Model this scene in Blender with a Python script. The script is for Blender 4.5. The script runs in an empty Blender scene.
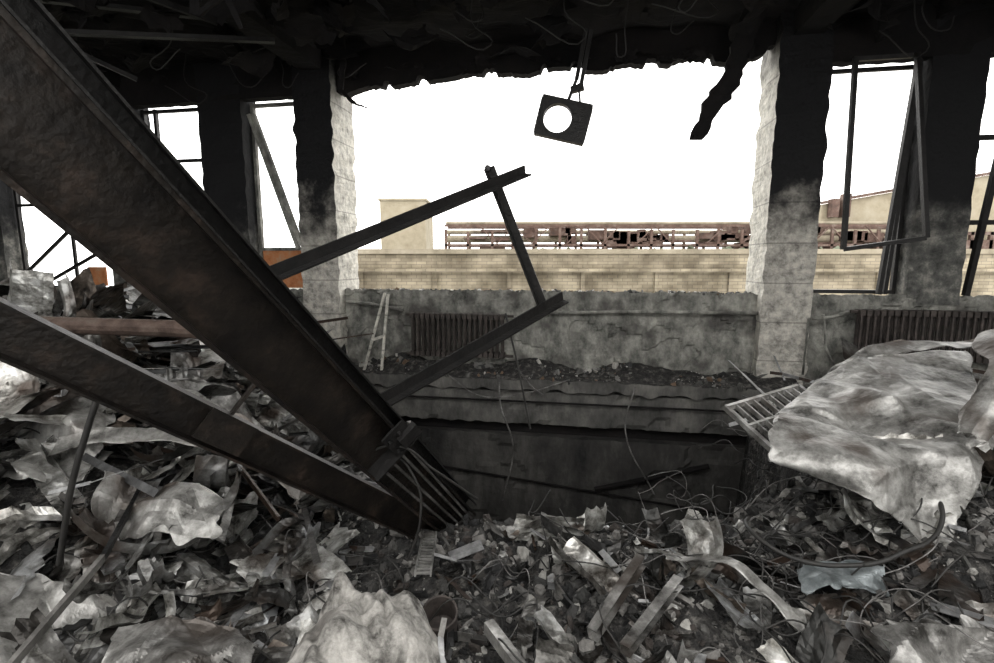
import bpy, bmesh, math, random
from mathutils import Vector, Matrix, noise
random.seed(11)
R=random.uniform
def N(x,y,z=0.0): return noise.noise(Vector((x,y,z)))
def FB(x,y,z=0.0,o=4):
    s=0;a=1
    for i in range(o):
        s+=a*N(x,y,z+i*7.3); x*=2.03;y*=2.03;a*=.5
    return s
def sm(t):
    t=max(0,min(1,t)); return t*t*(3-2*t)

# ---------------------------------------------------------------- materials
def mat(name, cols, scale=4, rough=.85, metal=0.0, bump=.4, bscale=25, island=None, soot=None, streak=1.0, thr=(.3,.7), foil=0, fscale=9, joints=0, rust=None):
    m=bpy.data.materials.new(name); m.use_nodes=True
    nt=m.node_tree; nd=nt.nodes; lk=nt.links
    b=nd['Principled BSDF']; b.inputs['Roughness'].default_value=rough; b.inputs['Metallic'].default_value=metal
    geo=nd.new('ShaderNodeNewGeometry')
    mp=nd.new('ShaderNodeMapping'); mp.inputs['Scale'].default_value=(1,1,streak)
    lk.new(geo.outputs['Position'],mp.inputs['Vector'])
    n1=nd.new('ShaderNodeTexNoise'); n1.inputs['Scale'].default_value=scale; n1.inputs['Detail'].default_value=10; n1.inputs['Roughness'].default_value=.7
    lk.new(mp.outputs[0],n1.inputs['Vector'])
    cr=nd.new('ShaderNodeValToRGB'); e=cr.color_ramp.elements
    k=len(cols)
    e[0].position=thr[0]; e[0].color=(*cols[0],1); e[1].position=thr[1]; e[1].color=(*cols[-1],1)
    for i in range(1,k-1):
        x=e.new(thr[0]+(thr[1]-thr[0])*i/(k-1)); x.color=(*cols[i],1)
    lk.new(n1.outputs['Fac'],cr.inputs['Fac']); col=cr.outputs['Color']
    def mixc(f,a,bc,mode='MIX'):
        mx=nd.new('ShaderNodeMix'); mx.data_type='RGBA'; mx.blend_type=mode
        if isinstance(f,float): mx.inputs['Factor'].default_value=f
        else: lk.new(f,mx.inputs['Factor'])
        lk.new(a,mx.inputs['A'])
        if isinstance(bc,tuple): mx.inputs['B'].default_value=(*bc,1)
        else: lk.new(bc,mx.inputs['B'])
        return mx.outputs['Result']
    if island:
        ir=nd.new('ShaderNodeValToRGB'); ir.color_ramp.interpolation='CONSTANT'; ie=ir.color_ramp.elements
        ie[0].position=0; ie[0].color=(*island[0],1); ie[1].position=1/len(island); ie[1].color=(*island[1],1)
        for i in range(2,len(island)):
            x=ie.new(i/len(island)); x.color=(*island[i],1)
        lk.new(geo.outputs['Random Per Island'],ir.inputs['Fac'])
        col=mixc(1.0,ir.outputs['Color'],col,'MULTIPLY')
    if rust:
        n4=nd.new('ShaderNodeTexNoise'); n4.inputs['Scale'].default_value=2.7; n4.inputs['Detail'].default_value=8
        mp4=nd.new('ShaderNodeMapping'); mp4.inputs['Location'].default_value=(5,3,9); lk.new(geo.outputs['Position'],mp4.inputs['Vector']); lk.new(mp4.outputs[0],n4.inputs['Vector'])
        r4=nd.new('ShaderNodeMapRange'); r4.inputs['From Min'].default_value=.52; r4.inputs['From Max'].default_value=.64; r4.inputs['To Max'].default_value=.85
        lk.new(n4.outputs['Fac'],r4.inputs['Value']); col=mixc(r4.outputs[0],col,rust)
    if joints or soot:
        sp=nd.new('ShaderNodeSeparateXYZ'); lk.new(geo.outputs['Position'],sp.inputs[0])
    if joints:
        f=nd.new('ShaderNodeMath'); f.operation='MULTIPLY'; f.inputs[1].default_value=1/joints; lk.new(sp.outputs['Z'],f.inputs[0])
        g=nd.new('ShaderNodeMath'); g.operation='FRACT'; lk.new(f.outputs[0],g.inputs[0])
        h=nd.new('ShaderNodeMath'); h.operation='LESS_THAN'; h.inputs[1].default_value=.035; lk.new(g.outputs[0],h.inputs[0])
        h2=nd.new('ShaderNodeMath'); h2.operation='MULTIPLY'; h2.inputs[1].default_value=.45; lk.new(h.outputs[0],h2.inputs[0])
        col=mixc(h2.outputs[0],col,(.06,.055,.05))
    if soot:
        z0,z1,sc,amp=soot
        n2=nd.new('ShaderNodeTexNoise'); n2.inputs['Scale'].default_value=2.2; n2.inputs['Detail'].default_value=10; n2.inputs['Roughness'].default_value=.65
        lk.new(geo.outputs['Position'],n2.inputs['Vector'])
        s1=nd.new('ShaderNodeMath'); s1.operation='SUBTRACT'; lk.new(n2.outputs['Fac'],s1.inputs[0]); s1.inputs[1].default_value=.5
        ma=nd.new('ShaderNodeMath'); ma.operation='MULTIPLY_ADD'; lk.new(s1.outputs[0],ma.inputs[0]); ma.inputs[1].default_value=amp
        lk.new(sp.outputs['Z'],ma.inputs[2])
        mr=nd.new('ShaderNodeMapRange'); mr.interpolation_type='SMOOTHSTEP'; mr.inputs['From Min'].default_value=z0; mr.inputs['From Max'].default_value=z1
        lk.new(ma.outputs[0],mr.inputs['Value'])
        col=mixc(mr.outputs[0],col,sc)
    lk.new(col,b.inputs['Base Color'])
    nrm=None
    if bump:
        n3=nd.new('ShaderNodeTexNoise'); n3.inputs['Scale'].default_value=bscale; n3.inputs['Detail'].default_value=6
        lk.new(geo.outputs['Position'],n3.inputs['Vector'])
        bp=nd.new('ShaderNodeBump'); bp.inputs['Strength'].default_value=bump; bp.inputs['Distance'].default_value=.03
        lk.new(n3.outputs['Fac'],bp.inputs['Height']); nrm=bp.outputs['Normal']
    if foil:
        nz=nd.new('ShaderNodeTexNoise'); nz.inputs['Scale'].default_value=3; lk.new(geo.outputs['Position'],nz.inputs['Vector'])
        ad=nd.new('ShaderNodeVectorMath'); ad.operation='MULTIPLY_ADD'; lk.new(nz.outputs['Color'],ad.inputs[0]); ad.inputs[1].default_value=(.25,.25,.25); lk.new(geo.outputs['Position'],ad.inputs[2])
        vo=nd.new('ShaderNodeTexVoronoi'); vo.inputs['Scale'].default_value=fscale; lk.new(ad.outputs[0],vo.inputs['Vector'])
        b2=nd.new('ShaderNodeBump'); b2.inputs['Strength'].default_value=foil; b2.inputs['Distance'].default_value=.05
        lk.new(vo.outputs['Distance'],b2.inputs['Height'])
        if nrm: lk.new(nrm,b2.inputs['Normal'])
        nrm=b2.outputs['Normal']
    if nrm: lk.new(nrm,b.inputs['Normal'])
    return m
BLK=(.005,.005,.006)
M_plaster=mat('sooty_plaster',[(.14,.13,.115),(.42,.40,.36),(.66,.63,.56)],scale=11,soot=(1.65,2.35,BLK,1.9),bump=.8,bscale=20,thr=(.3,.64),joints=.42)
M_reveal=mat('pale_reveal_plaster',[(.20,.19,.17),(.50,.48,.43),(.72,.69,.62)],scale=11,soot=(3.1,4.0,BLK,1.3),bump=.7,bscale=20,thr=(.3,.62),joints=.42)
M_parapet=mat('stained_parapet_plaster',[(.025,.025,.022),(.15,.15,.135),(.30,.295,.265),(.48,.47,.42)],scale=5,bump=1.0,bscale=16,thr=(.30,.70),streak=.7,rust=(.07,.065,.06))
M_pier=mat('blackened_pier_plaster',[(.015,.015,.015),(.12,.12,.11),(.38,.36,.32)],scale=7,soot=(1.5,2.2,BLK,2.0),bump=.6,bscale=12)
M_soot=mat('black_soot',[(.003,.003,.004),(.014,.011,.010)],scale=2,bump=.8,bscale=8,rough=1)
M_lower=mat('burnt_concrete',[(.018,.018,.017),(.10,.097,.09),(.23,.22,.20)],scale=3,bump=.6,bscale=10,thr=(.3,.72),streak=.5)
M_lower2=mat('dark_storey_wall',[(.008,.008,.008),(.045,.043,.04),(.12,.115,.105)],scale=2.4,bump=.6,bscale=10,thr=(.32,.72),streak=.4)  # darker version of the burnt concrete, for the wall below the recessed band
M_steel=mat('burnt_steel',[(.007,.006,.006),(.020,.016,.013),(.065,.045,.035)],scale=6,rough=.42,metal=.3,bump=.2,bscale=40,thr=(.35,.72))
M_steel2=mat('dark_angle_steel',[(.007,.007,.007),(.025,.023,.022)],scale=8,rough=.5,metal=.3,bump=.2,bscale=50)
M_rust=mat('rusty_steel',[(.03,.017,.012),(.09,.06,.047),(.14,.12,.10)],scale=8,rough=.8,metal=.2,bump=.3,bscale=50)
M_rails=mat('bare_steel_rail',[(.03,.028,.026),(.12,.115,.11),(.3,.29,.28)],scale=8,rough=.4,metal=.5,bump=.1,bscale=50)
M_ground=mat('ash_rubble_ground',[(.008,.008,.008),(.035,.033,.031),(.18,.17,.155)],scale=14,bump=1.0,bscale=45,thr=(.38,.68))
M_stone=mat('broken_masonry',[(.4,.4,.4),(1,1,1)],scale=14,bump=.6,bscale=50,island=[(.018,.018,.018),(.075,.073,.069),(.24,.23,.215),(.03,.03,.028),(.42,.41,.38),(.11,.107,.10),(.012,.012,.012),(.24,.23,.215),(.06,.05,.044),(.04,.039,.037)])
M_ash=mat('charred_fragments',[(.45,.45,.45),(1,1,1)],scale=12,bump=.6,bscale=50,island=[(.06,.06,.06),(.14,.138,.13),(.28,.275,.26),(.08,.08,.075),(.6,.58,.54),(.18,.175,.165),(.04,.04,.04),(.11,.108,.10),(.22,.15,.10)])
ISL=[(.55,.55,.53),(.10,.10,.10),(.8,.79,.76),(.22,.215,.205),(.03,.03,.03),(.36,.36,.35),(.14,.115,.095),(.62,.62,.60),(.045,.045,.043),(.28,.28,.275),(.07,.065,.06),(.45,.46,.47)]
M_scrap=mat('burnt_sheet_metal',[(.05,.046,.04),(.5,.49,.47),(1,1,1)],scale=9,rough=.36,metal=.55,bump=.3,bscale=18,foil=.25,fscale=14,island=ISL,thr=(.36,.62),rust=(.045,.030,.022))
M_white=mat('scorched_grey_sheet',[(.03,.028,.025),(.20,.195,.185),(.46,.45,.43)],scale=7,rough=.36,metal=.5,bump=.3,bscale=12,foil=.2,fscale=7,thr=(.36,.66),rust=(.05,.038,.03))
M_pale=mat('dull_silver_sheet',[(.05,.047,.043),(.26,.255,.24),(.50,.49,.47)],scale=7,rough=.38,metal=.4,bump=.35,bscale=14,foil=.2,fscale=6,thr=(.34,.64),rust=(.09,.072,.06))
M_tarp=mat('singed_tarpaulin',[(.04,.036,.032),(.27,.26,.24),(.46,.44,.41)],scale=7,rough=.85,bump=.6,bscale=26,foil=.2,fscale=9,thr=(.36,.60),rust=(.11,.10,.09))
M_wire=mat('charred_wire',[(.006,.006,.006),(.03,.028,.025)],scale=10,rough=.6,bump=0)
M_alu=mat('grey_profile',[(.12,.12,.12),(.4,.4,.4),(.8,.8,.8)],scale=8,rough=.4,metal=.55,bump=.2,island=[(.8,.8,.8),(.12,.12,.12),(.5,.48,.45),(.2,.19,.18),(.65,.65,.65),(.06,.06,.06),(.12,.08,.06)])
M_teal=mat('bluish_zinc_sheet',[(.04,.044,.045),(.15,.168,.172),(.34,.37,.38)],scale=8,rough=.4,metal=.4,bump=.2,foil=.3,fscale=10)
M_yel=mat('weathered_yellow_render',[(.20,.165,.11),(.30,.26,.185),(.36,.32,.245)],scale=1.0,bump=.3,bscale=4)
M_yel2=mat('factory_tan_render',[(.12,.10,.07),(.25,.215,.155),(.34,.30,.23)],scale=1.2,bump=.4,bscale=4,streak=.6)
M_brick=mat('red_brown_cladding',[(.035,.025,.02),(.11,.065,.05),(.20,.16,.135)],scale=2,bump=.2)
M_bush=mat('shrub_green',[(.05,.06,.035),(.15,.16,.11)],scale=3,bump=.3)
M_grass=mat('outside_ground',[(.08,.08,.07),(.15,.15,.11)],scale=1,bump=.2)
M_orange=mat('scorched_orange_panel',[(.30,.09,.03),(.50,.20,.08),(.42,.30,.2)],scale=6,bump=.2)
M_rad=mat('burnt_radiator_iron',[(.02,.018,.016),(.06,.05,.045),(.12,.10,.09)],scale=10,rough=.7,metal=.3,bump=.3)
def brick_mat():
    m=bpy.data.materials.new('tan_brickwork'); m.use_nodes=True; nt=m.node_tree; nd=nt.nodes; lk=nt.links
    b=nd['Principled BSDF']; b.inputs['Roughness'].default_value=.9
    tc=nd.new('ShaderNodeTexCoord'); mp=nd.new('ShaderNodeMapping'); mp.inputs['Rotation'].default_value=(math.radians(90),0,0)
    lk.new(tc.outputs['Object'],mp.inputs['Vector'])
    br=nd.new('ShaderNodeTexBrick'); br.inputs['Color1'].default_value=(.36,.31,.22,1); br.inputs['Color2'].default_value=(.27,.23,.165,1); br.inputs['Mortar'].default_value=(.18,.155,.12,1)
    br.inputs['Scale'].default_value=1; br.inputs['Brick Width'].default_value=.30; br.inputs['Row Height'].default_value=.10; br.inputs['Mortar Size'].default_value=.008
    lk.new(mp.outputs[0],br.inputs['Vector'])
    n=nd.new('ShaderNodeTexNoise'); n.inputs['Scale'].default_value=1.5; n.inputs['Detail'].default_value=8; lk.new(tc.outputs['Object'],n.inputs['Vector'])
    cr=nd.new('ShaderNodeValToRGB'); cr.color_ramp.elements[0].position=.35; cr.color_ramp.elements[0].color=(.36,.34,.31,1); cr.color_ramp.elements[1].position=.62
    lk.new(n.outputs['Fac'],cr.inputs['Fac'])
    mx=nd.new('ShaderNodeMix'); mx.data_type='RGBA'; mx.blend_type='MULTIPLY'; mx.inputs['Factor'].default_value=.9
    lk.new(br.outputs['Color'],mx.inputs['A']); lk.new(cr.outputs['Color'],mx.inputs['B']); lk.new(mx.outputs['Result'],b.inputs['Base Color'])
    return m
M_brk=brick_mat()

# ---------------------------------------------------------------- mesh helper
class MB:
    def __init__(s): s.v=[];s.f=[];s.mi=[]
    def add(s,vs,fs,m=0):
        o=len(s.v); s.v+= [tuple(p) for p in vs]; s.f+=[tuple(i+o for i in f) for f in fs]; s.mi+=[m]*len(fs)
    def box(s,x0,x1,y0,y1,z0,z1,m=0,M=None):
        vs=[Vector(p) for p in ((x0,y0,z0),(x1,y0,z0),(x1,y1,z0),(x0,y1,z0),(x0,y0,z1),(x1,y0,z1),(x1,y1,z1),(x0,y1,z1))]
        if M: vs=[M@p for p in vs]
        s.add(vs,[(0,3,2,1),(4,5,6,7),(0,1,5,4),(1,2,6,5),(2,3,7,6),(3,0,4,7)],m)
    def prism(s,p0,p1,prof,H,m=0):
        p0=Vector(p0);p1=Vector(p1);D=(p1-p0).normalized();H=Vector(H);H=(H-D*H.dot(D)).normalized();W=D.cross(H)
        n=len(prof); vs=[p0+H*a+W*b for a,b in prof]+[p1+H*a+W*b for a,b in prof]
        fs=[(i,(i+1)%n,n+(i+1)%n,n+i) for i in range(n)]+[tuple(range(n-1,-1,-1)),tuple(range(n,2*n))]
        s.add(vs,fs,m)
    def tube(s,pts,r,n=8,m=0):
        pts=[Vector(p) for p in pts]; rings=[]
        for i,p in enumerate(pts):
            d=(pts[min(i+1,len(pts)-1)]-pts[max(i-1,0)]).normalized()
            a=d.cross(Vector((.1,.2,1))).normalized(); b=d.cross(a)
            rings+=[p+a*r*math.cos(t*2*math.pi/n)+b*r*math.sin(t*2*math.pi/n) for t in range(n)]
        fs=[(i*n+j,i*n+(j+1)%n,(i+1)*n+(j+1)%n,(i+1)*n+j) for i in range(len(pts)-1) for j in range(n)]
        fs+=[tuple(range(n)),tuple(range(len(rings)-n,len(rings)))]
        s.add(rings,fs,m)
    def obj(s,name,mats,smooth=False,parent=None,loc=None,rot=None):
        me=bpy.data.meshes.new(name); me.from_pydata(s.v,[],s.f); me.update()
        for m in (mats if isinstance(mats,(list,tuple)) else [mats]): me.materials.append(m)
        me.polygons.foreach_set('material_index',s.mi)
        if smooth: me.polygons.foreach_set('use_smooth',[True]*len(me.polygons))
        o=bpy.data.objects.new(name,me); bpy.context.collection.objects.link(o)
        bm=bmesh.new(); bm.from_mesh(me); bmesh.ops.recalc_face_normals(bm,faces=bm.faces); bm.to_mesh(me); bm.free()
        if parent: o.parent=parent
        if loc: o.location=loc
        if rot: o.rotation_euler=rot
        return o
def empty(name,loc=(0,0,0),rot=(0,0,0)):
    e=bpy.data.objects.new(name,None); bpy.context.collection.objects.link(e); e.location=loc; e.rotation_euler=rot; return e
def I_prof(h,w,t):
    a=h/2;b=w/2;c=t/2
    return [(-a,-b),(-a,b),(-a+t,b),(-a+t,c),(a-t,c),(a-t,b),(a,b),(a,-b),(a-t,-b),(a-t,-c),(-a+t,-c),(-a+t,-b)]
def L_prof(h,w,t): return [(0,0),(h,0),(h,t),(t,t),(t,w),(0,w)]
def C_prof(h,w,t):
    a=h/2
    return [(-a,0),(a,0),(a,w),(a-t,w),(a-t,t),(-a+t,t),(-a+t,w),(-a,w)]
def R_prof(h,w): return [(-h/2,-w/2),(h/2,-w/2),(h/2,w/2),(-h/2,w/2)]

# ---------------------------------------------------------------- room shell (wall frame: x along, y outward)
WA=math.radians(-10); WL=(0,6,0)
def W(s,t,z): return Vector((s*math.cos(WA)-t*math.sin(WA), 6+s*math.sin(WA)+t*math.cos(WA), z))
def wobj(mb,name,mats,**k): return mb.obj(name,mats,loc=WL,rot=(0,0,WA),**k)
ZS,ZT,ZC=1.15,3.50,3.95
mb=MB()
mb.box(-9,8,.02,.32,-.1,ZS-.03)
nx=500;nz=34
vs=[];fs=[]
for j in range(nz+1):
    for i in range(nx+1):
        s=-9+17*i/nx; z=-.1+(ZS+.1)*j/nz
        pl=.035 if FB(s*1.1,z*1.6,3)+.25*N(s*6,z*6)>.12 else 0
        top=(.03*N(s*6,1)+.03*N(s*17,4)) if j==nz else 0
        vs.append((s,-.0+pl+.008*N(s*8,z*8),z+top))
for j in range(nz):
    for i in range(nx):
        a=j*(nx+1)+i; fs.append((a,a+1,a+nx+2,a+nx+1))
mb.add(vs,fs)
o=wobj(mb,'wall_back',[M_parapet])
def rough_box(mb,x0,x1,y0,y1,z0,z1,m,seed=0,amp=.015,step=.12,rv=()):
    n=max(2,int((z1-z0)/step)); c=[(x0,y0),((x0+x1)/2,y0),(x1,y0),(x1,(y0+y1)/2),(x1,y1),((x0+x1)/2,y1),(x0,y1),(x0,(y0+y1)/2)]
    vs=[];fs=[];f2=[]
    for j in range(n+1):
        z=z0+(z1-z0)*j/n
        for k,(x,y) in enumerate(c):
            vs.append((x+amp*N(z*7,k*3.1,seed),y+amp*N(z*7,k*2.3+9,seed),z))
    for j in range(n):
        for k in range(8): (f2 if k in rv else fs).append((j*8+k,j*8+(k+1)%8,(j+1)*8+(k+1)%8,(j+1)*8+k))
    fs+= [tuple(range(8)),tuple(range(n*8,n*8+8))]
    o=len(mb.v); mb.add(vs,fs,m)
    mb.f+=[tuple(i+o for i in f) for f in f2]; mb.mi+=[1]*len(f2)
mb=MB()
rough_box(mb,-2.45,-1.96,-.14,.42,-.1,ZC,0,1,.03,.045,rv=(2,3))
rough_box(mb,2.91,3.40,-.14,.42,-.1,ZC,0,2,.03,.045,rv=(6,7))
wobj(mb,'wall_back_columns',[M_plaster,M_reveal])
mb=MB()
rough_box(mb,-3.86,-3.25,0,.30,ZS-.1,ZC,0,3,.02)
rough_box(mb,-5.38,-4.86,0,.30,ZS-.1,ZC,0,4,.02)
rough_box(mb,4.36,4.85,0,.30,ZS-.1,ZC,0,5,.02)
rough_box(mb,-9,-7.16,0,.30,ZS-.1,ZC,0,6)
rough_box(mb,6.3,8,0,.30,ZS-.1,ZC,0,7)
wobj(mb,'wall_back_piers',[M_pier])
mb=MB(); n=620; vs=[];fs=[]
for i in range(n+1):
    s=-9+17*i/n
    main= -1.96<s<2.91
    zb=ZT+ (.10+.06*FB(s*2.2,5,1,4)+ (.06 if N(s*5,8)>.25 else 0) - .10*(1 if N(s*4.2,33)>.42 else 0)+.02*N(s*30,3) if main else .015*N(s*9,2))
    if main: zb-= .10*(1-sm((s+1.96)/1.4))
    for y in (.0,.14):
        vs.append((s,y,zb)); vs.append((s,y,4.3))
for i in range(n):
    a=i*4; b=a+4
    fs+=[(a,b,b+1,a+1),(a+2,a+3,b+3,b+2),(a,a+2,b+2,b)]
mb.add(vs,fs); wobj(mb,'trim_lintel',[M_soot])
def wallY(x): return 6-.176*x
mb=MB(); nx=130;ny=80; vs=[];fs=[]
for j in range(ny+1):
    for i in range(nx+1):
        x=-9.3+17.3*i/nx; y0=1.0+.3*FB(x*1.3,2); y=y0+(wallY(x)+.1-y0)*j/ny
        vs.append((x,y,ZC+.10*FB(x*1.5,y*1.5,7)))
for j in range(ny):
    for i in range(nx):
        a=j*(nx+1)+i; fs.append((a,a+1,a+nx+2,a+nx+1))
mb.add(vs,fs)
mb.add([(p[0],p[1],p[2]+.3) for p in vs],fs)
mb.obj('ceiling',[M_soot])
mb=MB()
for s in (-5.1,-2.2,3.15,5.6):
    rough_box(mb,s-.14,s+.14,-4.2,0,ZC-.22,ZC+.05,0,s,.03)
rough_box(mb,-9,8,-1.7,-1.5,ZC-.12,ZC+.05,0,9,.01)
wobj(mb,'trim_ceiling_beams',[M_soot])
mb=MB(); mb.box(-9.2,-8.9,-5,8,-2.4,4.2); mb.obj('wall_left',[M_pier])
mb=MB(); mb.box(7.2,7.5,-5,6,-2.4,4.2); mb.obj('wall_right',[M_pier])
mb=MB(); mb.box(-9,7.3,-5.3,-5,-2.4,1.1); mb.box(-9,7.3,-5.3,-5,3.4,4.2)
for x in (-9,-5.5,-2,1.5,5,7): mb.box(x-.3,x+.3,-5.3,-5,1.1,3.4)
mb.obj('wall_rear',[M_pier])

ZL=.17
def ledge_z(s,t):
    return ZL+.15*sm(1+t/.40)*(.7+.7*FB(s*1.4,3,9,3))+.02*FB(s*6,t*6,2,3)
mb=MB(); n=300; vs=[];fs=[];f2=[]
for i in range(n+1):
    s=-2.6+5.9*i/n; e=-.42+.06*FB(s*2,1,5,4)
    row=[(s,e*(k/8),ledge_z(s,e*(k/8))) for k in range(9)]
    row+=[(s,e+.02*N(s*12,5),ZL-.12+.05*N(s*6,8)),(s,e+.12,ZL-.16),(s,.05,ZL-.16)]
    vs+=row
L=12
for i in range(n):
    for k in range(L-1): (f2 if k==8 else fs).append((i*L+k,i*L+k+1,(i+1)*L+k+1,(i+1)*L+k))
mb.add(vs,fs); mb.f+=f2; mb.mi+=[1]*len(f2)
wobj(mb,'floor_slab_edge',[M_ground,M_lower])
mb=MB()
def relief(mb,s0,s1,z0,z1,t0,seed,m=0,d=.05):
    nx=int((s1-s0)/.05); nz=max(3,int((z1-z0)/.05)); vs=[];fs=[]
    for j in range(nz+1):
        for i in range(nx+1):
            s=s0+(s1-s0)*i/nx; z=z0+(z1-z0)*j/nz
            pl=d*.6 if FB(s*1.3,z*2,seed,3)>.22 else 0
            vs.append((s,t0+pl+.012*N(s*7,z*7,seed),z+(.025*N(s*9,seed) if j in(0,nz) else 0)))
    for j in range(nz):
        for i in range(nx):
            a=j*(nx+1)+i; fs.append((a,a+1,a+nx+2,a+nx+1))
    mb.add(vs,fs,m)
relief(mb,-4,4.5,-.36,.02,-.36,3)
mb.box(-4,4.5,-.32,-.1,-.34,.02)
rough_box(mb,-4,4.5,-.20,-.1,-.56,-.32,1,4,.02,.1)
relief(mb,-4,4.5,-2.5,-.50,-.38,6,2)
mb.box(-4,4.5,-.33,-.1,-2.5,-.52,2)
mb.tube([(-1.8+.3*i,-.42,-.08+.02*N(i,2)) for i in range(16)],.012,6,1)
mb.tube([(-1.8+.3*i,-.42,-.8-.03*i+.02*N(i,5)) for i in range(16)],.014,6,1)
mb.tube([(1.2+.2*i,-.45,-1.05+.06*i) for i in range(7)],.03,6,1)
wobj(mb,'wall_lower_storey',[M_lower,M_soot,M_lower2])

# ---------------------------------------------------------------- terrain
def hole(x,y):
    j=.16*FB(x*1.7,y*1.7,11,3)
    d=min(y-2.72, x-(-.55-.42*(y-2.8)), (1.95+.36*(y-3))-x)+j
    return sm(d/.22)
def H0(x,y):
    h=.0
    h+=.80*sm((-x-.75)/2.2)*sm((y-1.0)/2.2)
    h+=.12*sm((-x-3)/2)*sm((y-3)/2)
    h-=.35*sm((y-4.3)/1.2)*(sm((x+3.2)/1.0)*(1-sm((x+1.0)/.5)))
    h+=.42*sm((x-1.2)/1.0)*sm((y-1.3)/1.2)*(1-.8*sm((y-3.6)/1.0))
    h+=.10*FB(x*1.1,y*1.1,2,3)
    return h
def ground(x,y):
    h=H0(x,y)+.035*FB(x*5,y*5,1,3)
    m=hole(x,y)
    if y>wallY(x)-.6 and -2.3<x<3.2: h=min(h,.0) if m<.5 else h
    return h*(1-m)+(-2.25+.25*FB(x*2,y*2,3))*m
mb=MB(); vs=[];fs=[]; st=.045
xs=[-8.9+st*i for i in range(int(16.1/st)+1)]; ys=[-1.0+st*i for i in range(int(8.6/st)+1)]
nx=len(xs)
for y in ys:
    for x in xs: vs.append((x,y,ground(x,y)+ (.02*N(x*22,y*22) if -3<x<3 and y<3.2 else 0)))
for j in range(len(ys)-1):
    for i in range(nx-1):
        if ys[j]>wallY(xs[i])+.05: continue
        a=j*nx+i; fs.append((a,a+1,a+nx+1,a+nx))
mb.add(vs,fs); mb.obj('floor',[M_ground])

# ---------------------------------------------------------------- rubble
bm=bmesh.new(); bmesh.ops.create_icosphere(bm,subdivisions=1,radius=1); bm.verts.ensure_lookup_table()
IV=[v.co.copy() for v in bm.verts]; IF=[tuple(v.index for v in f.verts) for f in bm.faces]; bm.free()
def rmat():
    return Matrix.Rotation(R(0,6.28),3,'Z')@Matrix.Rotation(R(0,6.28),3,'X')@Matrix.Rotation(R(0,6.28),3,'Y')
def stone(mb,p,r,m=0):
    Q=rmat(); sc=Vector((R(.6,1.4),R(.4,1.1),R(.2,.8)))
    vs=[]
    for v in IV:
        q=Vector([max(-.62,min(.62,c)) for c in v])*1.5
        q=Vector((q.x*sc.x,q.y*sc.y,q.z*sc.z))*r*R(.8,1.2)
        vs.append(Q@q+p)
    mb.add(vs,IF,m)
mb=MB()
def scatter(nc,x0,x1,y0,y1,r0,r1,pw=2):
    c=0;k=0
    while c<nc and k<nc*5:
        k+=1
        x=R(x0,x1);y=R(y0,y1)
        if hole(x,y)>.3 or y>wallY(x)-.25: continue
        r=r0+(r1-r0)*random.random()**pw
        stone(mb,Vector((x,y,ground(x,y)+r*.25)),r); c+=1
scatter(8500,-1.2,2.4,1.1,2.9,.004,.036,4)
scatter(1000,-2.5,3,1.1,3.4,.012,.05,3)
scatter(1800,-5,-1,2.5,6.2,.015,.07,3)
scatter(1100,1.5,5,2,5.0,.015,.06,3)
mb.obj('rubble_pile',[M_stone])
mb=MB()
for i in range(850):
    s=R(-2.0,3.0); t_=-R(.02,.40)
    if FB(s*2,t_*3,7,2)<-.1: continue
    r=.006+.05*random.random()**5
    stone(mb,W(s,t_,ledge_z(s,t_)+r*.2),r)
for i in range(500):
    s=R(-1.9,2.9); r=.008+.022*random.random()**2
    stone(mb,W(s,R(0.03,.30),ZS-.02+r*.3),r)
mb.obj('fallen_plaster_rubble',[M_ash])

# ---------------------------------------------------------------- crumpled sheets
def crumple(mb,p,w,h,n=7,cre=4,amp=.7,curl=0,Q=None,m=0,edge=.12,corr=0):
    Q=Q or Matrix.Rotation(R(0,6.28),3,'Z')@Matrix.Rotation(R(-.6,.6),3,'X')@Matrix.Rotation(R(-.5,.5),3,'Y')
    cr=[(R(-w,w)*.45,R(-h,h)*.45,R(0,math.pi),R(-amp,amp)) for _ in range(cre)]
    vs=[];fs=[]; nx=n; ny=max(4,int(n*h/w)); sd=R(0,99)
    lip=R(.0,.35)*h*random.choice((0,1,1))
    for j in range(ny+1):
        for i in range(nx+1):
            u=i/nx-.5;v=j/ny-.5
            x=u*w;y=v*h
            if abs(u)>.49: x+=edge*w*N(v*7,sd)
            if abs(v)>.49: y+=edge*h*N(u*9,sd+7)
            z=0
            for cx,cy,a,s in cr:
                d=(x-cx)*math.cos(a)+(y-cy)*math.sin(a)
                z+=s*abs(d)
            z+=.04*w*N(x*4/w,y*4/w,sd)+.02*w*abs(N(x*9/w,y*9/w,sd))
            if corr: z+=corr*(1 if math.sin(y*2*math.pi/(corr*7))>0 else -1)
            if lip and j==0: z+=lip; y+=h/ny*.9
            if curl:
                rr=w/curl; z+=rr*(1-math.cos(x/rr)); x=rr*math.sin(x/rr)
            vs.append(Q@Vector((x,y,z))+p)
    for j in range(ny):
        for i in range(nx):
            a=j*(nx+1)+i; fs.append((a,a+1,a+nx+2,a+nx+1))
    mb.add(vs,fs,m)
def scr(mb,nc,x0,x1,y0,y1,w0,w1,lift=.08,n=14,asp=(.15,.8),amp=.5,**k):
    c=0;q=0
    while c<nc and q<nc*6:
        q+=1
        x=R(x0,x1);y=R(y0,y1)
        if hole(x,y)>.2 or y>wallY(x)-.6: continue
        w=R(w0,w1); co=random.choice([0,0,0,.008,.012]); h=w*R(*asp)
        crumple(mb,Vector((x,y,ground(x,y)+R(.1,1)*lift)),w,h,n=n if not co else 22,cre=random.randint(2,6),amp=amp,curl=random.choice([0,0,1.5,2.5,-1.5]),corr=co if h>.1 else 0,**k); c+=1
mb=MB()
scr(mb,190,-2.8,-.9,1.7,3.6,.10,.42,.14,amp=.35)
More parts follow.
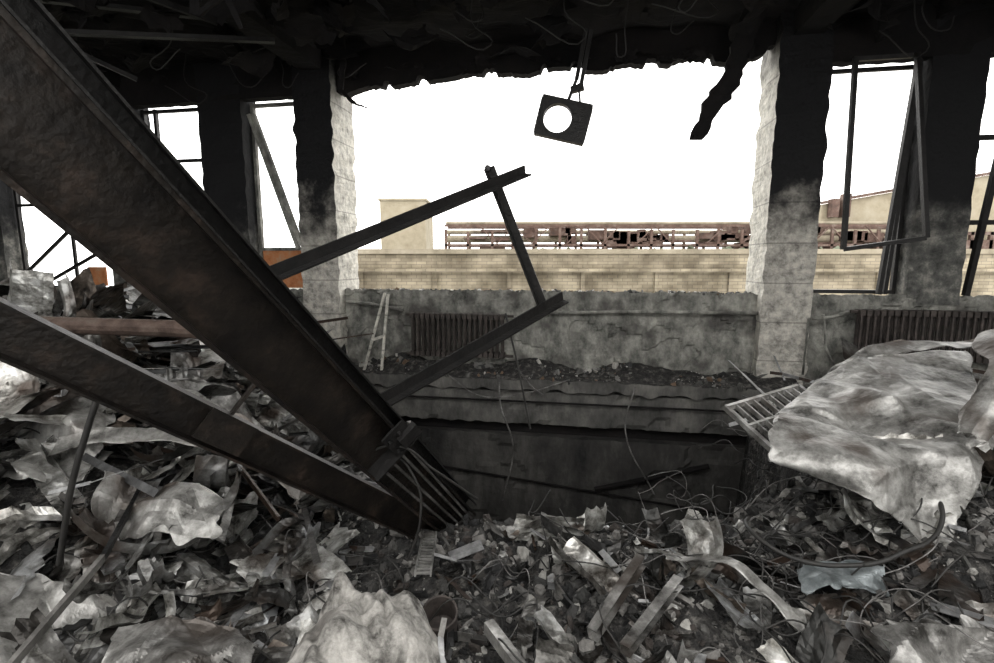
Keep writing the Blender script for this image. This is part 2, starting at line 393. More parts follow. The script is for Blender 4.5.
scr(mb,110,-3.4,-1.0,2.0,4.0,.4,1.0,.25,amp=.12,asp=(.10,.3),n=20,edge=.04)
scr(mb,170,-6.5,-1.5,3.2,5.6,.2,.6,.18,amp=.3)
scr(mb,90,-6.5,-1.5,3.4,5.6,.5,1.2,.25,amp=.10,asp=(.10,.35),n=20,edge=.04)
mb.obj('sheet_metal_scrap_heap',[M_scrap])
mb=MB()
scr(mb,120,1.7,3.4,2.0,3.6,.10,.45,.10,amp=.35)
scr(mb,80,2.8,5.5,3.0,4.4,.2,.7,.10,amp=.2,asp=(.1,.5))
mb.obj('sheet_metal_scrap_heap',[M_scrap])
mb=MB()
scr(mb,200,-1.0,2.6,1.2,2.7,.03,.16,.04,n=10)
scr(mb,90,.0,2.5,1.3,2.6,.15,.42,.07,amp=.2,asp=(.12,.5),n=16,edge=.06)
scr(mb,90,-2.4,-.6,1.1,2.0,.12,.42,.07,amp=.22,asp=(.15,.6),edge=.06)
mb.obj('torn_metal_scraps',[M_scrap])
mb=MB()
for i in range(220):
    s=R(-8,6.5); t_=-R(.1,3.0); w=R(.1,.5)
    Q=Matrix.Rotation(R(0,6.28),3,'Z')@Matrix.Rotation(R(.2,1.4),3,'X')
    crumple(mb,W(s,t_,ZC-R(.0,.26)),w,w*R(.3,1.0),n=8,cre=4,amp=.6,Q=Q,edge=.4)
for i in range(40):
    s=R(-1.9,2.9); w=R(.05,.20)
    Q=Matrix.Rotation(R(-.4,.4),3,'Z')@Matrix.Rotation(R(1.2,1.8),3,'X')
    crumple(mb,W(s,-R(0,.1),ZT+.14+R(-.02,.1)),w,w*R(.3,.8),n=8,cre=4,amp=.4,Q=Q,edge=.5)
mb.obj('charred_ceiling_tatters',[M_soot])

def grid_sheet(name,ctrl,m,n=14,amp=.02,fr=5,thick=.004,seed=0,ridge=.0,K=8,cs=.16,smooth=False):
    """sheet through control points, with straight hard creases like bent sheet metal"""
    rows=len(ctrl);cols=len(ctrl[0]); rnd=random.Random(seed*7+1)
    def cr(p0,p1,p2,p3,t):
        return .5*((2*p1)+(p2-p0)*t+(2*p0-5*p1+4*p2-p3)*t*t+(3*p1-p0-3*p2+p3)*t**3)
    P=[[Vector(q) for q in r] for r in ctrl]
    def row(r,u):
        i=min(int(u),cols-2);t=u-i;g=lambda k:P[r][max(0,min(cols-1,k))]
        return cr(g(i-1),g(i),g(i+1),g(i+2),t)
    def pt(u,v):
        j=min(int(v),rows-2);t=v-j;g=lambda k:row(max(0,min(rows-1,k)),u)
        return cr(g(j-1),g(j),g(j+1),g(j+2),t)
    c0=pt((cols-1)/2,(rows-1)/2)
    size=(pt(0,0)-pt(cols-1,rows-1)).length*.45
    lines=[(c0.x+rnd.uniform(-size,size),c0.y+rnd.uniform(-size,size)*.7,rnd.uniform(0,math.pi),rnd.choice((-1,1))*rnd.uniform(.3,1)*cs,rnd.uniform(.08,.3)*size*2) for _ in range(K)]
    NU=(cols-1)*n;NV=(rows-1)*n; vs=[];fs=[]
    for j in range(NV+1):
        for i in range(NU+1):
            u=i/n;v=j/n
            p=pt(u,v)
            d=amp*N(p.x*fr,p.y*fr,p.z*fr+seed)+ridge*abs(N(p.x*fr+seed,p.y*fr,p.z*fr))*2
            for lx,ly,la,ls,lw in lines:
                dd=abs((p.x-lx)*math.cos(la)+(p.y-ly)*math.sin(la))
                d+=ls*(lw-dd) if dd<lw else 0
            p=p+Vector((d*.4,-d*.7,d))
            if i in(0,NU) or j in (0,NV): p+=Vector((N(u*3,v*3,seed),N(u*3,v*3,seed+5),N(u*3,v*3,seed+9)))*.04
            vs.append(p)
    for j in range(NV):
        for i in range(NU):
            a=j*(NU+1)+i; fs.append((a,a+1,a+NU+2,a+NU+1))
    b=MB(); b.add(vs,fs); o=b.obj(name,[m],smooth=smooth)
    so=o.modifiers.new('thick','SOLIDIFY'); so.thickness=thick
    return o
grid_sheet('crumpled_roofing_sheet',[
 [(1.81,2.9,.71),(2.1,3.1,.80),(2.43,3.2,.88),(3.04,3.2,.92)],
 [(1.50,2.6,.67),(1.95,2.65,.73),(2.26,2.6,.72),(2.6,2.6,.68)],
 [(1.34,2.35,.57),(1.66,2.25,.55),(1.90,2.2,.53),(2.2,2.2,.50)],
 [(1.42,2.33,.50),(1.68,2.14,.40),(1.87,2.07,.34),(2.0,1.97,.26)]],M_pale,n=30,amp=.03,fr=2.6,ridge=.015,K=16,cs=.36,seed=3)
grid_sheet('folded_sheet_strip',[
 [(2.02,2.28,.58),(2.06,2.2,.60),(2.10,2.2,.57)],
 [(2.2,2.4,.80),(2.28,2.35,.84),(2.34,2.3,.80)],
 [(2.5,2.7,1.0),(2.56,2.6,1.02),(2.62,2.5,.96)],
 [(3.0,2.9,.92),(3.05,2.7,.90),(3.1,2.6,.88)]],M_pale,n=16,amp=.03,seed=4,K=8,cs=.4)
grid_sheet('folded_sheet_strip',[
 [(2.25,3.3,.78),(2.3,3.2,.76)],
 [(2.6,3.35,.98),(2.65,3.2,.95)],
 [(3.0,3.35,1.02),(3.05,3.2,1.0)],
 [(3.7,3.4,1.02),(3.75,3.2,.98)]],M_pale,n=12,amp=.03,seed=9)
grid_sheet('folded_sheet_strip',[
 [(1.95,2.25,.34),(2.0,2.2,.36)],
 [(2.0,2.05,.22),(2.06,2.0,.24)],
 [(1.9,1.9,.12),(1.96,1.85,.14)]],M_white,n=12,amp=.03,seed=19)
grid_sheet('flattened_metal_panel',[
 [(-2.1,1.78,.30),(-1.75,1.8,.28),(-1.45,1.75,.20),(-1.2,1.72,.13)],
 [(-2.1,1.55,.25),(-1.7,1.55,.20),(-1.4,1.52,.14),(-1.12,1.52,.08)],
 [(-2.0,1.3,.20),(-1.6,1.3,.15),(-1.35,1.3,.10),(-1.1,1.3,.05)]],M_pale,n=26,amp=.02,fr=3,ridge=.01,K=14,cs=.40,seed=2)
grid_sheet('flattened_metal_panel',[
 [(-1.35,1.62,.20),(-1.1,1.66,.22),(-.85,1.6,.14)],
 [(-1.3,1.45,.15),(-1.08,1.45,.18),(-.85,1.45,.10)]],M_white,n=24,amp=.02,fr=3,ridge=.01,K=10,cs=.45,seed=5)
grid_sheet('bent_metal_sheet',[
 [(-2.6,2.7,.88),(-2.35,2.7,.80),(-2.15,2.75,.70)],
 [(-2.6,2.5,.75),(-2.35,2.45,.75),(-2.05,2.5,.56)],
 [(-2.4,2.2,.52),(-2.2,2.2,.50),(-2.0,2.3,.42)]],M_pale,n=20,amp=.03,fr=3,ridge=.01,seed=12,K=12,cs=.45)
grid_sheet('bent_metal_sheet',[
 [(-3.6,3.6,1.0),(-3.0,3.7,.95),(-2.5,3.7,.88)],
 [(-3.4,3.4,.9),(-2.9,3.5,.92),(-2.4,3.5,.78)]],M_white,n=20,amp=.03,fr=3,ridge=.01,seed=22,K=12,cs=.4)
grid_sheet('bent_metal_sheet',[
 [(-2.0,3.0,.70),(-1.7,3.05,.66),(-1.45,3.0,.54)],
 [(-2.0,2.86,.62),(-1.65,2.85,.60),(-1.4,2.88,.45)]],M_white,n=18,amp=.03,fr=4,ridge=.01,seed=32,K=10,cs=.4)
grid_sheet('bent_metal_sheet',[
 [(-1.85,2.25,.48),(-1.5,2.25,.46),(-1.25,2.2,.36)],
 [(-1.75,2.0,.34),(-1.5,2.0,.34),(-1.25,2.05,.26)]],M_pale,n=22,amp=.02,fr=4,ridge=.01,seed=42,K=12,cs=.45)
grid_sheet('long_flashing_strip',[
 [(-2.5,3.0,.86),(-2.0,2.85,.80),(-1.5,2.75,.66),(-1.2,2.7,.50)],
 [(-2.5,2.92,.80),(-2.0,2.78,.76),(-1.5,2.68,.60),(-1.2,2.62,.44)]],M_pale,n=14,amp=.03,fr=4,seed=52)
grid_sheet('long_flashing_strip',[
 [(-2.2,2.4,.62),(-1.8,2.5,.62),(-1.3,2.55,.50),(-1.0,2.45,.34)],
 [(-2.2,2.32,.56),(-1.8,2.42,.58),(-1.3,2.46,.46),(-1.0,2.38,.28)]],M_pale,n=14,amp=.03,fr=4,seed=62)
grid_sheet('long_flashing_strip',[
 [(.82,2.2,.12),(1.0,2.0,.18),(1.2,1.75,.12)],
 [(.78,2.16,.12),(.96,1.95,.19),(1.15,1.72,.11)]],M_pale,n=14,amp=.02,fr=6,seed=72)
grid_sheet('zinc_sheet_scrap',[
 [(1.30,2.0,.18),(1.45,2.05,.20),(1.65,2.0,.18)],
 [(1.27,1.9,.13),(1.42,1.9,.17),(1.62,1.9,.12)]],M_teal,n=18,amp=.02,fr=8,seed=3,K=10,cs=.45)
grid_sheet('grey_sheet_scrap',[
 [(1.35,1.68,.14),(1.5,1.66,.18),(1.75,1.65,.18),(2.0,1.65,.22)],
 [(1.3,1.5,.08),(1.5,1.5,.12),(1.7,1.5,.10),(1.9,1.5,.18)]],M_white,n=18,amp=.02,fr=6,seed=6,K=12,cs=.5)

# tarpaulin lump
mb=MB(); n=110; vs=[];fs=[]
for j in range(n+1):
    for i in range(n+1):
        u=i/n*2-1;v=j/n*2-1
        x=-.46+u*.27+.04*N(v*3,u*2);y=1.56+v*.36+.03*N(u*4,v*2)
        r=max(abs(u)**2.6+abs(v)**2.6,0); hh=.30*max(0,1-r)**.5 if r<1 else 0
        z=ground(x,y)-.03+hh*(1+.2*N(u*2,v*2,8))+.03*FB(u*3,v*3,4,2)+.06*abs(N(u*3+v*2,v*2.2))+.012*abs(N(u*8,v*7))
        z+=.09*math.exp(-((u+.55)**2/.02+(v-.62)**2/.03))+.05*math.exp(-((u-.40)**2+(v-.66)**2)/.03)
        vs.append((x,y,z))
for j in range(n):
    for i in range(n):
        a=j*(n+1)+i; fs.append((a,a+1,a+n+2,a+n+1))
mb.add(vs,fs); mb.obj('crumpled_tarpaulin',[M_tarp],smooth=True)

# ---------------------------------------------------------------- strips / profiles / wires
def strip(mb,p,L,d,w,kind,m=0):
    d=Vector(d).normalized(); segs=random.randint(1,4); q=Vector(p)
    for k in range(segs):
        e=q+d*(L/segs)
        pr={'L':L_prof(w,w,.003),'C':C_prof(w,w*.5,.003),'F':R_prof(.003,w)}[kind]
        mb.prism(q,e,pr,(R(-1,1),R(-1,1),1) if k==0 else (.1,.2,1),m)
        q=e-d*.004; d=(d+Vector((R(-.5,.5),R(-.5,.5),R(-.35,.35)))*.6).normalized()
mb=MB()
def strips(nc,x0,x1,y0,y1,L0,L1,lift):
    for i in range(nc):
        x=R(x0,x1);y=R(y0,y1)
        if hole(x,y)>.2 or y>wallY(x)-.9: continue
        a=R(0,6.28)
        strip(mb,(x,y,ground(x,y)+R(.02,lift)),R(L0,L1),(math.cos(a),math.sin(a),R(-.2,.3)),R(.01,.04),random.choice('LCF'))
strips(120,-1.6,2.6,1.3,2.5,.08,.32,.06)
strips(210,-5.5,-1,2,5.2,.3,1.2,.30)
strips(80,1.8,4.8,2.2,4.2,.3,.8,.22)
mb.obj('twisted_profile_strips',[M_alu])

def curve(name,splines,r,m):
    cu=bpy.data.curves.new(name,'CURVE'); cu.dimensions='3D'; cu.bevel_depth=r; cu.bevel_resolution=2; cu.resolution_u=6
    for pts in splines:
        sp=cu.splines.new('BEZIER'); sp.bezier_points.add(len(pts)-1)
        for b,p in zip(sp.bezier_points,pts):
            b.co=p; b.handle_left_type=b.handle_right_type='AUTO'
    cu.materials.append(m); o=bpy.data.objects.new(name,cu); bpy.context.collection.objects.link(o); return o
spl=[];spl2=[]
for i in range(240):
    x=random.choice([R(-4,-.7),R(-1,2.4),R(1.0,3.0)]);y=R(1.4,2.7) if -1<x<1.6 else R(1.6,4)
    if hole(x,y)>.2: continue
    pts=[];a=R(0,6.28)
    for k in range(random.randint(4,9)):
        z=max(ground(x,y),-.05)+R(.01,.16)
        pts.append((x,y,z)); a+=R(-1.2,1.2); x+=.13*math.cos(a); y+=.13*math.sin(a)
    (spl if i%3 else spl2).append(pts)
curve('burnt_wires',spl,.0035,M_wire)
curve('bare_wires',spl2,.0025,M_rails)
spl=[]
for i in range(34):
    s=R(-6,4.5); t_=-R(.2,2.5); p=W(s,t_,ZC); L_=R(.2,.6)
    spl.append([p,p+Vector((R(-.1,.1),0,-L_*.5)),p+Vector((R(-.25,.25),R(-.1,.1),-L_*.9)),p+Vector((R(-.5,.5),0,-L_*.6))])
curve('hanging_ceiling_wires',spl,.006,M_wire)
pts=[]
for k in range(15):
    a=2.6+k/14*4.2; x=1.62+.42*math.cos(a); y=2.22+.26*math.sin(a); pts.append((x,y,max(ground(x,y),.1)+.12+.02*math.sin(k)))
pts+= [(2.25,2.35,.42),(2.35,2.3,.62)]
curve('rubber_hose',[pts],.010,M_wire)
curve('bent_rebar_rod',[[(-1.55,1.9,1.0),(-1.60,1.88,.85),(-1.67,1.86,.63),(-1.72,1.86,.45),(-1.78,1.88,.28)]],.012,M_wire)
curve('bent_rebar_rod',[[(-2.5,1.9,1.75),(-2.2,1.95,1.35),(-1.95,1.95,1.15),(-1.75,2.0,1.1)]],.014,M_white)
curve('hanging_cable',[[(-.62,2.2,.55),(-.5,2.2,.62),(-.38,2.2,.5),(-.36,2.2,.3),(-.42,2.2,.1)],[(-.66,2.15,.58),(-.45,2.1,.7),(-.3,2.2,.55),(-.1,2.4,.3)],[(.05,2.9,1.2),(.12,2.9,.9),(.2,2.9,.5)]],.006,M_wire)
curve('dangling_pit_cable',[[W(.1,-.44,.2),W(.15,-.6,-.1),W(.3,-.7,-.5),W(.2,-.8,-1.1)],[W(.3,-.40,.3),W(.5,-.55,.12),W(.62,-.6,.05)],[W(1.6,-.44,.15),W(1.5,-.6,-.3),W(1.8,-.8,-.9)],[W(-.5,-.44,.2),W(-.1,-.55,.0),W(.4,-.55,.05),W(.9,-.44,.2)]],.008,M_rails)

# ---------------------------------------------------------------- big fallen steel
A=Vector((-.94,1.0,1.81));B=Vector((-.256,2.85,-.06));D=(B-A).normalized();Hh=Vector((.653,.408,.639))
Hh=(Hh-D*Hh.dot(D)).normalized(); Wd=D.cross(Hh)
root=empty('fallen_steel_girder')
S=A-D*1.12
mb=MB(); mb.prism(S,B+D*.05,I_prof(.22,.13,.013),Hh); mb.obj('i_beam',[M_steel],parent=root)
mb=MB(); off=Hh*.140
mb.prism(S+off,B+off*.9-D*.05,C_prof(.05,.07,.006),Hh); mb.obj('upper_channel',[M_steel2],parent=root)
mb=MB()
for q in (-.05,.0,.05,.09):
    mb.prism(A+D*1.70+Hh*q+Wd*.072,B+D*.14+Hh*q*.8+Wd*.072,R_prof(.012,.014),Hh)
mb.obj('foot_rails',[M_rails],parent=root)
mb=MB()
c=A+D*1.62
Mx=Matrix((( D.x,Hh.x,Wd.x,c.x),(D.y,Hh.y,Wd.y,c.y),(D.z,Hh.z,Wd.z,c.z),(0,0,0,1)))
mb.box(-.09,.09,.03,.15,.066,.076,0,Mx); mb.box(.07,.08,-.10,.16,-.07,.085,0,Mx)
mb.box(-.03,.04,.08,.18,.07,.10,0,Mx)
for i in range(2):
    for j in range(2):
        p=Mx@Vector((-.05+.09*j,.05+.055*i,.076)); mb.tube([p,p+Wd*.015],.010,6)
mb.obj('splice_plate',[M_steel2],parent=root)

A2=Vector((-1.51,1.5,1.31));B2=Vector((-.36,2.72,-.05));D2=(B2-A2).normalized()
r2=empty('fallen_channel_beam')
H2=D2.cross(Vector((-.5,1.9,-.5))).normalized()
mb=MB(); mb.prism(A2-D2*1.0,B2,C_prof(.15,.07,.009),H2); mb.obj('channel',[M_steel],parent=r2)
mb=MB(); W2=D2.cross(H2); c2=A2+D2*.75
M2=Matrix(((D2.x,H2.x,W2.x,c2.x),(D2.y,H2.y,W2.y,c2.y),(D2.z,H2.z,W2.z,c2.z),(0,0,0,1)))
mb.box(-.10,.10,-.05,.078,.07,.078,0,M2); mb.prism(c2,c2+Vector((.22,.12,.30)),R_prof(.05,.012),H2)
mb.obj('gusset_plate',[M_steel],parent=r2)

r3=empty('buckled_angle_frame')
mb=MB(); mb.prism((-.955,1.75,1.37),(.15,2.8,1.965),L_prof(.05,.05,.008),(0,-.3,1)); mb.obj('long_angle',[M_steel2],parent=r3)
mb=MB(); mb.prism((-.06,2.77,1.99),(.262,2.9,1.20),L_prof(.05,.05,.008),(1,-.3,.3)); mb.obj('short_angle',[M_steel2],parent=r3)
mb=MB(); mb.prism((-.62,2.2,.80),(.38,2.9,1.275),L_prof(.06,.05,.008),(0,-.3,1)); mb.obj('lower_angle',[M_steel2],parent=r3)
mb=MB(); mb.prism((-.52,2.28,.80),(-.62,2.25,.60),R_prof(.1,.015),(1,0,.3)); mb.tube([(-.05,2.74,1.99),(-.05,2.84,1.99)],.016,8); mb.obj('bolt_plate',[M_steel2],parent=r3)
mb=MB(); mb.tube([(-2.4,2.6,1.17),(-1.7,2.6,1.15),(-1.03,2.6,1.10)],.045,12); mb.obj('fallen_pipe',[M_rust])

mb=MB()
p0=Vector((-6.2,4.2,3.75));p1=Vector((-2.2,5.3,3.78));q0=p0-Vector((0,0,.40));q1=p1-Vector((0,0,.15))
mb.prism(p0,p1,L_prof(.06,.06,.008),(0,0,1)); mb.prism(q0,q1,L_prof(.06,.06,.008),(0,0,1))
mb.prism((-5.0,4.0,3.9),(-3.6,5.3,3.3),R_prof(.04,.03),(0,0,1))
mb.prism((-4.2,3.6,3.9),(-2.6,5.0,3.7),R_prof(.05,.04),(0,0,1))
mb.obj('sagging_roof_bars',[M_steel2])

# ---------------------------------------------------------------- radiators & pipes
def radiator(s0,s1,z0,z1,t):
    mb=MB(); n=int((s1-s0)/.062)
    for i in range(n):
        s=s0+(s1-s0)*(i+.5)/n
        for dt in (-.035,.035):
            mb.tube([W(s,t+dt,z0),W(s,t+dt,z1)],.017,6)
        mb.box(-.024,.024,-.06,.06,-.03,.03,0,Matrix.Translation(W(s,t,z1-.01))@Matrix.Rotation(WA,4,'Z'))
        mb.box(-.024,.024,-.06,.06,-.03,.03,0,Matrix.Translation(W(s,t,z0+.01))@Matrix.Rotation(WA,4,'Z'))
    mb.tube([W(s0-.06,t,z1),W(s1+.1,t,z1)],.018,8); mb.tube([W(s0-.06,t,z0),W(s1+.1,t,z0)],.018,8)
    return mb.obj('cast_iron_radiator',[M_rad])
radiator(-1.05,.12,.38,.86,-.12)
radiator(3.85,5.2,.50,.98,-.12)
mb=MB()
mb.tube([W(.22,-.08,.84),W(.6,-.08,.9),W(1.6,-.08,.93),W(2.9,-.08,.94)],.02,8)
mb.tube([W(-1.9,-.08,1.0),W(-1.6,-.08,.98),W(-1.15,-.1,.9)],.02,8)
mb.tube([W(3.4,-.17,.9),W(3.6,-.17,.92),W(3.78,-.1,.97)],.018,8)
mb.tube([W(3.35,-.2,.3),W(3.36,-.2,.9),W(3.5,-.2,.95),W(3.55,-.2,.6),W(3.7,-.2,.3)],.012,8)
mb.obj('heating_pipe',[M_parapet],smooth=True)
mb=MB()
for a,b in (((-1.62,-.3,.1),(-1.38,-.1,1.12)),((-1.38,-.3,.1),(-1.34,-.1,1.1)),((-1.5,-.25,.55),(-1.36,-.2,.6))):
    mb.prism(W(*a),W(*b),R_prof(.035,.03),(0,1,0))
mb.obj('broken_window_frame',[M_reveal])
mb=MB(); mb.prism(W(3.75,-.5,.35),W(3.85,-.15,.62),R_prof(.01,.35),(0,1,0)); mb.obj('grey_board',[M_white])

# ---------------------------------------------------------------- windows
def bars(name,lst,m,w=.03,d=.04):
    mb=MB()
    for a,b in lst: mb.prism(W(*a),W(*b),R_prof(w,d),(0.1,1,0.05))
    return mb.obj(name,[m])
bars('window_1',[((-4.84,.2,ZS),(-4.84,.2,ZT)),((-3.88,.2,ZS),(-3.88,.2,ZT)),((-4.84,.2,ZT-.03),(-3.88,.2,ZT-.03)),((-4.84,.2,2.83),(-3.88,.2,2.83)),((-4.84,.2,1.5),(-3.88,.2,1.5)),((-4.66,.2,2.83),(-4.66,.2,ZT)),((-4.25,.2,1.2),(-4.25,.2,1.6))],M_steel2,.05)
bars('window_2',[((-3.22,.2,ZS),(-3.22,.2,ZT)),((-2.49,.2,ZS),(-2.49,.2,ZT)),((-3.22,.2,ZT-.03),(-2.49,.2,ZT-.03)),((-3.22,.2,1.66),(-2.49,.2,1.66)),((-3.12,-.02,3.3),(-2.50,-.10,1.65)),((-3.06,-.02,3.3),(-2.46,-.10,1.7))],M_parapet,.06)
mb=MB(); mb.box(-3.22,-2.49,.19,.21,ZS,1.64); mb.box(-6.0,-5.7,.19,.21,ZS,1.42); wobj(mb,'orange_infill_panel',[M_orange])
bars('window_0',[((-7.1,.2,ZS),(-7.1,.2,ZT)),((-6.2,.2,ZS),(-6.2,.2,ZT)),((-7.1,.2,2.3),(-5.4,.2,2.3)),((-5.42,.2,ZS),(-5.42,.2,ZT)),((-7,.1,1.3),(-5.9,.0,2.0)),((-6.6,.1,1.2),(-5.6,.0,1.6))],M_steel2)
bars('window_4',[((3.44,.2,ZS),(3.44,.2,ZT)),((4.33,.2,ZS),(4.33,.2,ZT)),((3.44,.2,ZT-.03),(4.33,.2,ZT-.03)),
  ((3.44,.2,ZS+.02),(4.33,.2,ZS+.02)),
  ((3.62,-.1,ZT),(3.62,-.22,1.62)),((3.62,-.22,1.62),(4.22,-.45,1.72)),((4.22,-.45,1.72),(4.16,-.1,ZT)),((4.26,.05,ZT),(4.12,.05,ZS)),((4.30,0.1,ZT),(4.20,.1,ZS)),
  ((3.62,-.1,ZT-.02),(4.12,-.1,ZT-.02))],M_steel2,.045,.04)
bars('window_5',[((4.88,.2,ZS),(4.88,.2,ZT)),((4.9,.0,ZS),(5.12,.0,ZT)),((5.6,.2,ZS),(5.6,.2,ZT)),((4.88,.2,2.75),(6.3,.2,2.75)),((4.88,.2,1.9),(6.3,.2,1.9))],M_steel2,.05,.05)

# ---------------------------------------------------------------- hanging lamp housing
root=empty('hanging_lamp_housing')
mb=MB(); n=48; vs=[];fs=[]; cx,cz=-.06,0; r=.145
def sq(a):
    c,s=math.cos(a),math.sin(a); k=1/max(abs(c)/.27,abs(s)/.20); return (c*k,s*k)
for dep in (0,.10):
    for i in range(n):
        a=i*2*math.pi/n; x,z=sq(a); vs.append((x,dep,z))
    for i in range(n):
        a=i*2*math.pi/n; vs.append((cx+r*math.cos(a),dep,cz+r*math.sin(a)))
for i in range(n):
    j=(i+1)%n
    fs+=[(i,j,n+j,n+i),(2*n+i,3*n+i,3*n+j,2*n+j),(i,2*n+i,2*n+j,j),(n+i,n+j,3*n+j,3*n+i)]
mb.add(vs,fs); mb.obj('housing',[M_steel2],parent=root)
mb=MB(); mb.prism((.0,.05,.19),(.03,.05,.42),R_prof(.04,.03),(0,1,0)); mb.prism((.13,.05,.19),(.06,.05,.38),R_prof(.02,.02),(0,1,0)); mb.prism((-.0,.05,.30),(.12,.05,.36),R_prof(.07,.06),(0,1,0))
mb.prism((.03,.05,.42),(.0,.05,.9),R_prof(.05,.04),(0,1,0)); mb.prism((.09,.05,.36),(.05,.05,.9),R_prof(.03,.04),(0,1,0)); mb.obj('bracket',[M_steel2],parent=root)
root.location=(.68,5.4,2.95); root.rotation_euler=(0,math.radians(14),math.radians(-8))
def ragged(name,pts,ws):
    mb=MB(); pts=[Vector(p) for p in pts]; vs=[];fs=[]
    fine=[];fw=[]
    for i in range(len(pts)-1):
        for k in range(5):
            t=k/5; fine.append(pts[i].lerp(pts[i+1],t)); fw.append(ws[i]*(1-t)+ws[i+1]*t)
    fine.append(pts[-1]);fw.append(ws[-1])
    for i,(p,w) in enumerate(zip(fine,fw)):
        w=w*(1+.5*N(i*.9,pts[0].x)); a=.5*N(i*.3,3)
        for sx,sy in ((-1,-.25),(1,-.35),(1.05,.3),(-.9,.3)): vs.append(p+Vector((sx*w*math.cos(a)+.01*N(i,sx),sy*w,sx*w*math.sin(a))))
    for i in range(len(fine)-1):
        for k in range(4): fs.append((i*4+k,i*4+(k+1)%4,(i+1)*4+(k+1)%4,(i+1)*4+k))
    fs+=[(0,1,2,3),tuple(len(vs)-4+k for k in range(4))]
    mb.add(vs,fs); return mb.obj(name,[M_soot])
ragged('charred_hanging_strip',[(2.48,5.2,3.9),(2.36,5.2,3.55),(2.30,5.2,3.30),(2.12,5.2,3.0),(1.98,5.2,2.70)],[.11,.08,.11,.11,.07])
ragged('charred_hanging_strip',[(-1.7,5.9,3.7),(-1.75,5.9,3.4),(-1.6,5.9,3.25),(-1.45,5.9,3.2)],[.03,.03,.03,.015])
ragged('charred_hanging_strip',[(-2.3,4.2,4.0),(-2.35,4.2,3.4),(-2.1,4.2,3.55),(-2.0,4.2,3.3)],[.05,.04,.03,.015])

# ---------------------------------------------------------------- grille, can, ladder strip
mb=MB(); o_=Vector((1.42,3.0,.60)); ux=Vector((.62,.30,.06)); uy=Vector((.10,-.35,-.13))
def bar(a,b,w=.02): mb.prism(o_+ux*a[0]+uy*a[1],o_+ux*b[0]+uy*b[1],R_prof(.03,w),(0,0,1))
bar((0,0),(1,0),.03);bar((0,1),(1,1),.03);bar((0,0),(0,1),.03);bar((1,0),(1,1),.03);bar((0,.5),(1,.5),.025)
for k in range(1,9): bar((k/9,0),(k/9,1),.012)
mb.obj('metal_vent_grille',[M_pale])
mb=MB(); n=24; c=Vector((-.23,1.87,ground(-.23,1.87)+.0)); vs=[];fs=[]
prof=[(.0,.01),(.068,.0),(.07,.12),(.074,.125),(.074,.135),(.066,.135),(.064,.12),(.062,.02),(0,.02)]
Rt=Matrix.Rotation(.35,3,'X')
for rr,z in prof:
    for i in range(n):
        a=i*2*math.pi/n; vs.append(Rt@Vector((rr*math.cos(a),rr*math.sin(a),z))+c)
for k in range(len(prof)-1):
    for i in range(n): fs.append((k*n+i,k*n+(i+1)%n,(k+1)*n+(i+1)%n,(k+1)*n+i))
mb.add(vs,fs); mb.obj('burnt_paint_can',[M_rad],smooth=False)
mb=MB(); a0=Vector((-.33,2.05,.12)); a1=Vector((-.36,2.5,.06))
for dx in (-.035,.035): mb.prism(a0+Vector((dx,0,0)),a1+Vector((dx,0,0)),R_prof(.02,.008),(0,0,1))
for k in range(14):
    p=a0.lerp(a1,(k+.5)/14); mb.box(p.x-.035,p.x+.035,p.y-.006,p.y+.006,p.z-.004,p.z+.004)
mb.obj('perforated_cable_tray',[M_white])
mb=MB()
for a,b,w in (((.35,1.75,.08),(.62,2.05,.20),.06),((.45,1.65,.10),(.75,1.95,.17),.045),((.1,1.5,.08),(-.05,1.75,.10),.05)):
    mb.prism(a,b,C_prof(w,.04,.004),(0,0,1))
mb.obj('steel_stud_offcut',[M_white])

# ---------------------------------------------------------------- outside
mb=MB(); mb.box(-80,80,8,160,-4.6,-4.5); mb.obj('ground',[M_grass])
root=empty('neighbouring_factory_hall',(0,0,0))
mb=MB()
mb.box(-4.2,16,15,24,-4.5,1.72)
for k in range(9): mb.box(-4.1+k*2.2,-3.98+k*2.2,14.93,15.0,-4.5,1.3)
mb.box(-4.3,16.1,14.8,15.05,1.18,1.28)
mb.obj('hall_wall',[M_brk],parent=root)
mb=MB(); mb.box(-4.3,16.1,14.9,24,1.72,1.86); mb.obj('hall_roof',[M_yel2],parent=root)
root=empty('pipe_rack')
mb=MB()
for y in (29,31):
    for z in (2.35,3.45): mb.box(-3,25,y,y+.15,z,z+.13)
    for k in range(22): mb.box(-3+k*1.3+.3*N(k*3.3,1),-2.85+k*1.3+.3*N(k*3.3,1),y,y+.12,-4.5,3.3+.5*N(k*2.7,5))
for k in range(28):
    if N(k*1.7,4)>0: mb.prism((-3+k,29,2.5 if k%2 else 3.5),(-2+k,29,3.5 if k%2 else 2.5),R_prof(.06,.06),(0,1,0))
for k in range(60):
    x=-3+R(0,27); z=R(1.9,3.2); mb.box(x,x+R(.2,1.6),29.3,30.5,z,z+R(.1,.6))
mb.obj('lattice',[M_brick],parent=root)
mb=MB()
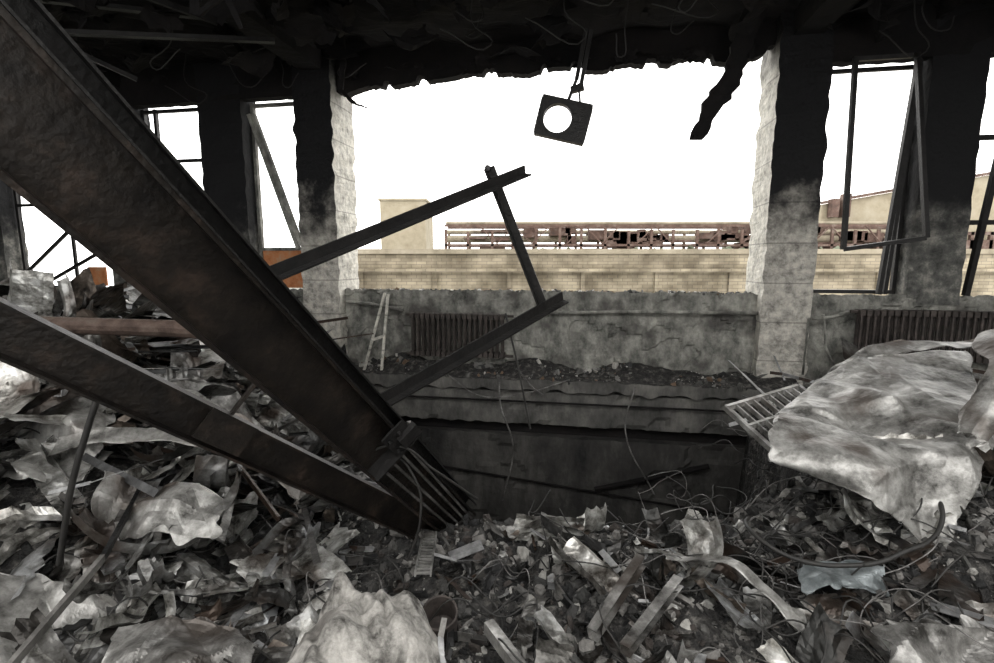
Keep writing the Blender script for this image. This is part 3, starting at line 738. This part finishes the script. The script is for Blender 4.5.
for z,r in ((2.8,.20),(3.2,.12),(3.72,.09)): mb.tube([(-3,30,z),(25,30,z)],r,10)
mb.obj('pipes',[M_yel2],parent=root)
mb=MB()
for i in range(200): stone(mb,Vector((R(2,24),R(26.5,28.5),R(1.5,2.1)+.3*N(i,2))),R(.1,.3))
mb.obj('shrubs',[M_bush],parent=root)
root=empty('yellow_stair_tower')
mb=MB(); mb.box(-8.0,-4.9,35,39,-4.5,5.6); mb.box(-8.1,-4.8,34.9,39.1,5.6,5.75); mb.box(-7,-6.6,34.95,35,4,4.6); mb.obj('tower_block',[M_yel],parent=root)
root=empty('distant_workshop')
mb=MB(); mb.box(20.3,34,32,40,-4.5,4.3)
mb.add([(20.3,32,4.3),(34,32,4.3),(34,32,7.4),(20.3,40,4.3),(34,40,4.3),(34,40,7.4),(20.3,32,5.0),(20.3,40,5.0)],[(0,1,2,6),(3,7,5,4),(0,6,7,3),(6,2,5,7)])
mb.obj('hall',[M_yel],parent=root)
mb=MB()
mb.prism((20.2,31.9,5.1),(34,31.9,7.5),R_prof(.18,.2),(0,0,1))
for x,z in ((20.6,5.3),(21.3,5.6)): mb.box(x,x+.4,31.4,31.9,4.2,z)
mb.box(19.5,34,31.3,31.5,2.0,2.8); mb.box(19.5,34,31.3,31.5,3.1,3.3)
for k in range(12): mb.box(19.6+k*1.2,19.8+k*1.2,31.3,31.5,2,3.3)
mb.obj('roof_plant',[M_brick],parent=root)

# ---------------------------------------------------------------- light & camera
w=bpy.data.worlds.new('overcast_sky'); bpy.context.scene.world=w; w.use_nodes=True
bg=w.node_tree.nodes['Background']; bg.inputs[0].default_value=(1,.988,.965,1); bg.inputs[1].default_value=3.4
bpy.context.scene.view_settings.view_transform='Standard'
cam=bpy.data.cameras.new('camera'); cam.lens=18.1; cam.sensor_width=36; cam.sensor_fit='HORIZONTAL'; cam.clip_start=.03; cam.clip_end=500
co=bpy.data.objects.new('camera',cam); bpy.context.collection.objects.link(co)
co.location=(0,0,1.5); co.rotation_euler=(math.radians(82),0,0)
bpy.context.scene.camera=co
